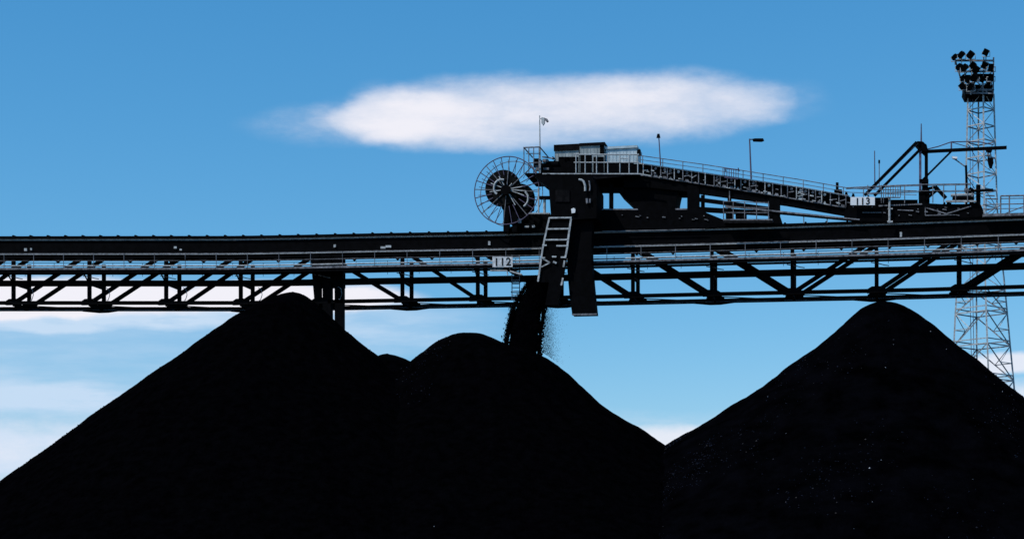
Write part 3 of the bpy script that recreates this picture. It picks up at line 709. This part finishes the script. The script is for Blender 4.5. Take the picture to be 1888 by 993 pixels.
P('housing', STEEL, lambda m: m.prism([(1174.5, 276), (1180, 274.5), (1180.5, 285), (1175, 286)], -.3, .1), t)
P('mounting', STEEL, lambda m: m.tube(at(1175.5, 285, -.1), at(1175.5, 300, -.1), .05, 6), t)

# jib mast at the tail
t = thing('jib_mast', at(1702, 374, .1), 'black jib mast with twin sloping struts and long horizontal arm', 'jib crane')
P('mast_column', RED, lambda m: m.pbox(1694.5, 262, 1699, 374, -.2, .1), t)
P('mast_column', STEEL, lambda m: m.prism([(1701, 262), (1708, 266), (1711, 276), (1711, 340), (1713, 374), (1700, 374), (1700, 330), (1705, 325), (1705, 285), (1700, 280)], 0, .5), t)
P('mast_head', STEEL, lambda m: m.prism([(1686, 264), (1692, 260), (1702, 261), (1709, 268), (1710, 279), (1699, 278)], -.2, .6), t)
P('mast_plates', STEEL, lambda m: [m.pbox(1695, 330, 1712, 336, -.25, .55), m.pbox(1694, 350, 1714, 374, -.25, .7)], t)
P('strut', STEEL, lambda m: m.bar(at(1594, 360, -.2), at(1690, 262, -.2), .14, .17), t)
P('strut', STEEL, lambda m: m.bar(at(1612, 361, -.2), at(1698, 274, -.2), .14, .17), t)
P('strut_lining', GALVD, lambda m: m.bar(at(1597, 360.5, -.2), at(1692.5, 264.5, -.2), .04, .04), t)
P('antenna', RED, lambda m: m.tube(at(1698.5, 262, 0), at(1698.5, 228, 0), .055, 8, .03), t)
P('jib_arm', STEEL, lambda m: m.bar(at(1706, 279.5, .1), at(1856, 272, .1), .2, .19), t)
P('jib_brace', STEEL, lambda m: m.bar(at(1709, 324, .1), at(1754, 279, .1), .12, .11), t)
P('jib_tie', RED, lambda m: [m.path([at(x, y, .1) for x, y in ((1710, 275), (1730, 270), (1754, 261.5), (1780, 261), (1808, 262), (1832, 267))], .035), m.tube(at(1754, 262, .1), at(1754, 277, .1), .05), m.path([at(x, y, .1) for x, y in ((1754, 262), (1775, 268), (1800, 276))], .025)], t)
h = thing('hoist_block', at(1824, 309, .1), 'dark hoist block hanging under the end of the jib arm', 'hoist')
P('trolley', STEEL, lambda m: m.prism([(1817, 274), (1830, 274), (1829, 278), (1825, 280), (1819, 278)], -.08, .3), h)
P('casing', STEEL, lambda m: m.prism([(1821, 290), (1831, 291), (1832, 300), (1829, 309), (1825, 309), (1822, 300)], 0, .3), h)
P('chain', GALVD, lambda m: [m.tube(at(1821, 279, .1), at(1823, 292, .1), .05), m.tube(at(1826, 279, .1), at(1828, 292, .1), .03), m.pbox(1819, 284, 1826, 287, 0, .2)], h)

# ------------------------------------------------------------------ cable reel
rc = at(934, 351, -.9)
t = thing('cable_reel', at(934, 425, -.7), 'big spoked cable reel on a post at the left end of tripper', 'cable reel')
ax = Vector((.10, 1, .0)).normalized(); RR = 61.5 / 27.2
P('rim', RED, lambda m: m.torus(rc, RR, .035, 72, 6, ax), t)
P('rim', GALVD, lambda m: m.torus(rc + ax * .75 + Vector((.1, 0, -.1)), RR * .97, .025, 72, 6, ax), t)
pv = ax.orthogonal().normalized(); qv = ax.cross(pv)
def spoke(k, n=24, r0=.25, r1=RR, w=.035, off=0, c=rc):
    a_ = 2 * math.pi * (k + .35) / n; d_ = pv * math.cos(a_) + qv * math.sin(a_)
    return lambda m: m.tube(c + d_ * r0 + ax * off, c + d_ * r1, w, 6)
for k in range(24): P('spoke', GALVD if k % 3 == 0 else RED, spoke(k, r0=(.25 if k % 3 == 0 else 1.05), w=.03), t)
for k in range(24): P('spoke', RED, spoke(k + .5, r0=1.3, w=.02, off=.3, r1=RR * .97, c=rc + ax * .6), t)
c1 = at(925.5, 346, -.85)
def coil(m, c, r, n=7):
    for i in range(n):
        for j in range(3): m.torus(c + ax * (.12 + .1 * j), r * (.56 + .44 * i / (n - 1)), .085, 40, 6, ax)
    m.tube(c + ax * .3, c + ax * .38, r * .98, 40)
P('cable_coil', RUBBER, lambda m: coil(m, c1, 31 / 27.2), t)
P('cable_coil', RUBBER, lambda m: coil(m, at(957, 366, -.5), 25.5 / 27.2), t)
P('hub', STEEL, lambda m: [m.tube(rc - ax * .25, rc + ax * 1.6, .34, 20), m.tube(c1, c1 + ax * .4, .38, 20)], t)
def arcs(m):
    for a0, a1, r, c, w in ((75, 235, 15, (925.5, 346), .075), (-60, 50, 17, (957, 366), .07)):
        pts = [at(c[0] + r * math.cos(R(a)), c[1] - r * math.sin(R(a)), -1.05) for a in range(a0, a1, 12)]; m.path([p + Vector((random.uniform(-.015, .015), 0, random.uniform(-.015, .015))) for p in pts], w)
P('slip_ring_guard', GALV, arcs, t)
P('reel_stay', GALV, lambda m: [m.tube(at(934, 349, -1.0), at(x, y, -1.0), .035) for x, y in ((968, 343), (970, 352), (966, 360), (944, 338), (920, 325), (903, 354), (905, 338), (950, 378))], t)
P('post', STEEL, lambda m: [m.pbox(928, 380, 938, 427, -.9, -.45), m.pbox(944, 390, 953, 427, -.9, -.5)], t)
P('bracket', STEEL, lambda m: m.prism([(925, 352), (950, 345), (985, 368), (984, 388), (965, 396), (950, 402), (938, 400), (925, 384)], -.45, -.25), t)
P('gearbox', STEEL, lambda m: [m.pbox(940, 394, 975, 412, -.5, .3), m.pbox(965, 405, 985, 420, -.5, .2)], t)
for q_ in ((949, 403, 961, 411), (967, 416, 975, 419), (981, 415, 986, 419)): P('switch_box', GALV, lambda m: m.pbox(*q_, -.6, -.5), t)

# ------------------------------------------------------------------ floodlight tower far behind
YT = 38.0
tb = at(1812, 760, YT)
t = thing('floodlight_tower', (tb.x, YT, 0), 'grey lattice tower crowded with floodlights behind the right coal pile', 'light tower')
ctr = tb.x
sc = at(1001, 500, YT).x - at(1000, 500, YT).x   # metres a pixel there
def half(py): return interp([(180, 22), (395, 27.5), (545, 42), (640, 48), (705, 52.5), (1040, 74)], py)
def cx(py): return interp([(180, 1808.5), (395, 1809), (545, 1808.5), (705, 1812), (1040, 1815)], py)
def corner(k, py):
    c = at(cx(py), py, YT); hw = half(py) * sc
    a_ = R((0, 90, 180, 270)[k] + 8); return c + Vector((math.cos(a_) * hw, math.sin(a_) * hw, 0))
LV = [174, 203, 233, 262, 292, 322, 352, 384, 418, 455, 494, 535, 578, 638, 702, 772, 850, 935, 1048]
for k in range(4):
    P('tower_leg', GALV, lambda m: [m.bar(corner(k, a), corner(k, b), .13, .13) for a, b in zip(LV, LV[1:])], t)
for k in range(4):
    def br(m):
        for i, (a, b) in enumerate(zip(LV, LV[1:])):
            j = (k + 1) % 4; m.bar(corner(k, b), corner(j, b), .07, .09)
            if b < 560:
                if (i + k) % 2: m.bar(corner(k, a), corner(j, b), .05, .05)
                else: m.bar(corner(k, b), corner(j, a), .05, .05)
            else:
                hub = k in (1, 3); p, q = (k, j) if hub else (j, k)
                m.bar(corner(p, a), corner(q, b), .09, .09)
                mid = (corner(p, a) + corner(q, b)) / 2; m.bar(mid, (corner(q, a) + corner(q, b)) / 2, .06, .06); m.bar(mid, corner(q, a), .06, .06)
                m.bar((corner(k, b) * .97 + corner(k, a) * .03) + Vector((0, 0, .35)), (corner(j, b) * .97 + corner(j, a) * .03) + Vector((0, 0, .35)), .08, .08)
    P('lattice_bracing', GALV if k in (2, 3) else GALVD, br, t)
P('tower_ladder', RED, lambda m: [m.bar(at(cx(a) - x, a, YT), at(cx(b) - x, b, YT), .05, .05) for x in (15, 20) for a, b in zip(LV, LV[1:])], t)
def head(m):
    for py, xa, xb in ((172, 1777, 1831), (166, 1774, 1832), (148, 1770, 1832), (132, 1766, 1832), (112, 1761, 1831)):
        for y in (YT - 1.3, YT + 1.3): m.bar(at(xa, py, y), at(xb, py, y), .12, .14)
        for x in (xa, xb): m.bar(at(x, py, YT - 1.3), at(x, py, YT + 1.3), .1, .1, Vector((0, 0, 1)))
    for y in (YT - 1.3, YT + 1.3):
        m.bar(at(1780, 174, y), at(1759, 104, y), .12, .12); m.bar(at(1831, 174, y), at(1832, 106, y), .12, .12)
        m.bar(at(1795, 174, y), at(1788, 104, y), .09, .09); m.bar(at(1812, 174, y), at(1814, 104, y), .09, .09)
        for a, b in (((1776, 172), (1800, 150)), ((1800, 172), (1822, 150)), ((1822, 172), (1800, 150)), ((1770, 148), (1786, 130))): m.bar(at(*a, y), at(*b, y), .07, .07)
P('head_frame', GALVD, head, t)
P('head_platform', STEEL, lambda m: [m.prism([(1775, 165), (1831, 164), (1832, 174), (1780, 175)], YT - 1.25, YT + 1.25)], t)
P('head_cabinet', STEEL, lambda m: [m.pbox(1784, 152, 1796, 165, YT - 1, YT), m.pbox(1800, 156, 1812, 165, YT - 1, YT), m.pbox(1818, 150, 1829, 165, YT - .8, YT + .5), m.pbox(1776, 138, 1790, 142, YT - 1, YT), m.pbox(1800, 136, 1826, 140, YT - 1, YT), m.pbox(1779, 156, 1830, 160, YT - 1.1, YT - .2)], t)
for i, (x, y, a_) in enumerate(((1761, 105, 25), (1773, 101, 20), (1790, 101, 10), (1818, 96, 0), (1769, 123, 25), (1779, 125, 20), (1794, 120, 10), (1816, 120, -5), (1827, 124, -10), (1777, 143, 25), (1786, 146, 20), (1797, 143, 10), (1812, 146, 0), (1827, 142, -8), (1800, 128, 5), (1775, 158, 20), (1790, 160, 10))):
    Yl = YT - 1.5 - .25 * (i % 3)
    c = at(x, y, Yl); a_ = R(a_)
    def lam(m):
        d = Vector((-math.sin(a_) - .25, -.8, -.45)).normalized(); rr = .27 + .03 * (i % 3)
        m.bar(c - d * .30, c - d * .02, rr * 1.1, rr * .9); m.bar(c - d * .02, c + d * .22, rr * 1.75, rr * (1.3 + .15 * (i % 4)))
    def yoke(m):
        rr = .27 + .03 * (i % 3)
        m.tube(c, c + Vector((0, .2, -.62)), .045, 6); m.tube(c + Vector((-rr - .05, 0, 0)), c + Vector((rr + .05, 0, 0)), .04, 6)
        m.box(c.x - rr - .06, c.x - rr - .02, c.y - .03, c.y + .05, c.z - .36, c.z + .03); m.box(c.x + rr + .02, c.x + rr + .06, c.y - .03, c.y + .05, c.z - .36, c.z + .03)
        m.box(c.x - rr - .06, c.x + rr + .06, c.y - .03, c.y + .05, c.z - .40, c.z - .36)
    fl = P('floodlight', STEEL, lam, t); P('yoke', GALV, yoke, fl)

# ------------------------------------------------------------------ falling coal
r = random.Random(11); m = MB()
LE = [(470, 1006), (500, 996), (512, 980), (530, 966), (555, 951), (570, 944), (600, 937), (630, 932), (655, 930)]; RE = [(470, 1032), (505, 1030), (540, 1028), (560, 1008), (600, 1001), (630, 997), (660, 995)]
def edges(y): return interp([(a, b) for a, b in LE], y), interp([(a, b) for a, b in RE], y)
# dense heart of the stream, a lumpy closed column
vs = []; fs = []; NS, NL = 28, 60
for j in range(NL):
    y = 478 + 187 * j / (NL - 1); a_, b_ = edges(y); c = at((a_ + b_) / 2, y, -1.85); hw = (b_ - a_) / 2 / 27.2 * .86
    for i in range(NS):
        k = 2 * math.pi * i / NS; q = 1 + .22 * noise.noise(Vector((math.cos(k) * 1.5, math.sin(k) * 1.5, j * .18))) + .1 * noise.noise(Vector((math.cos(k) * 5, math.sin(k) * 5, j * .7)))
        vs.append(c + Vector((math.cos(k) * hw * q, math.sin(k) * .30 * q, 0)))
for j in range(NL - 1):
    for i in range(NS): fs.append((j * NS + i, j * NS + (i + 1) % NS, (j + 1) * NS + (i + 1) % NS, (j + 1) * NS + i))
fs += [tuple(range(NS)), tuple(range(NL * NS - 1, (NL - 1) * NS - 1, -1))]
m.add(vs, fs)
for k in range(5200):
    y = 512 + 148 * r.random() ** .85; a_, b_ = edges(y); s_ = r.choice((-1, 1)); e_ = a_ if s_ < 0 else b_
    x = e_ - s_ * 5 + s_ * abs(r.gauss(0, 2.2 + (y - 500) * .010)); s0 = r.choice((.018, .025, .035, .05, .07))
    m.octa(at(x, y, -1.85 + r.gauss(0, .15)), s0, (1, 1, 1.5))
for k in range(8000):      # fine spray drifting to the right
    x = 997 + abs(r.gauss(0, 13)); y = 556 + (98 + (x - 1003) * .7) * r.random(); x += (y - 562) * .05
    m.octa(at(x, y, -1.9 + r.gauss(0, .3)), r.choice((.005, .007, .009, .011)), (1, 1, 2.4))
for k in range(900):
    y = 515 + 140 * r.random(); a_, b_ = edges(y); x = a_ - abs(r.gauss(0, 3)); m.octa(at(x, y, -1.85 + r.gauss(0, .15)), r.choice((.012, .02, .03)), (1, 1, 1.8))
fo = m.build('falling_coal', COAL)
tag(fo, 'dense black stream of loose coal falling from the chute to middle pile', 'falling coal', kind='stuff')
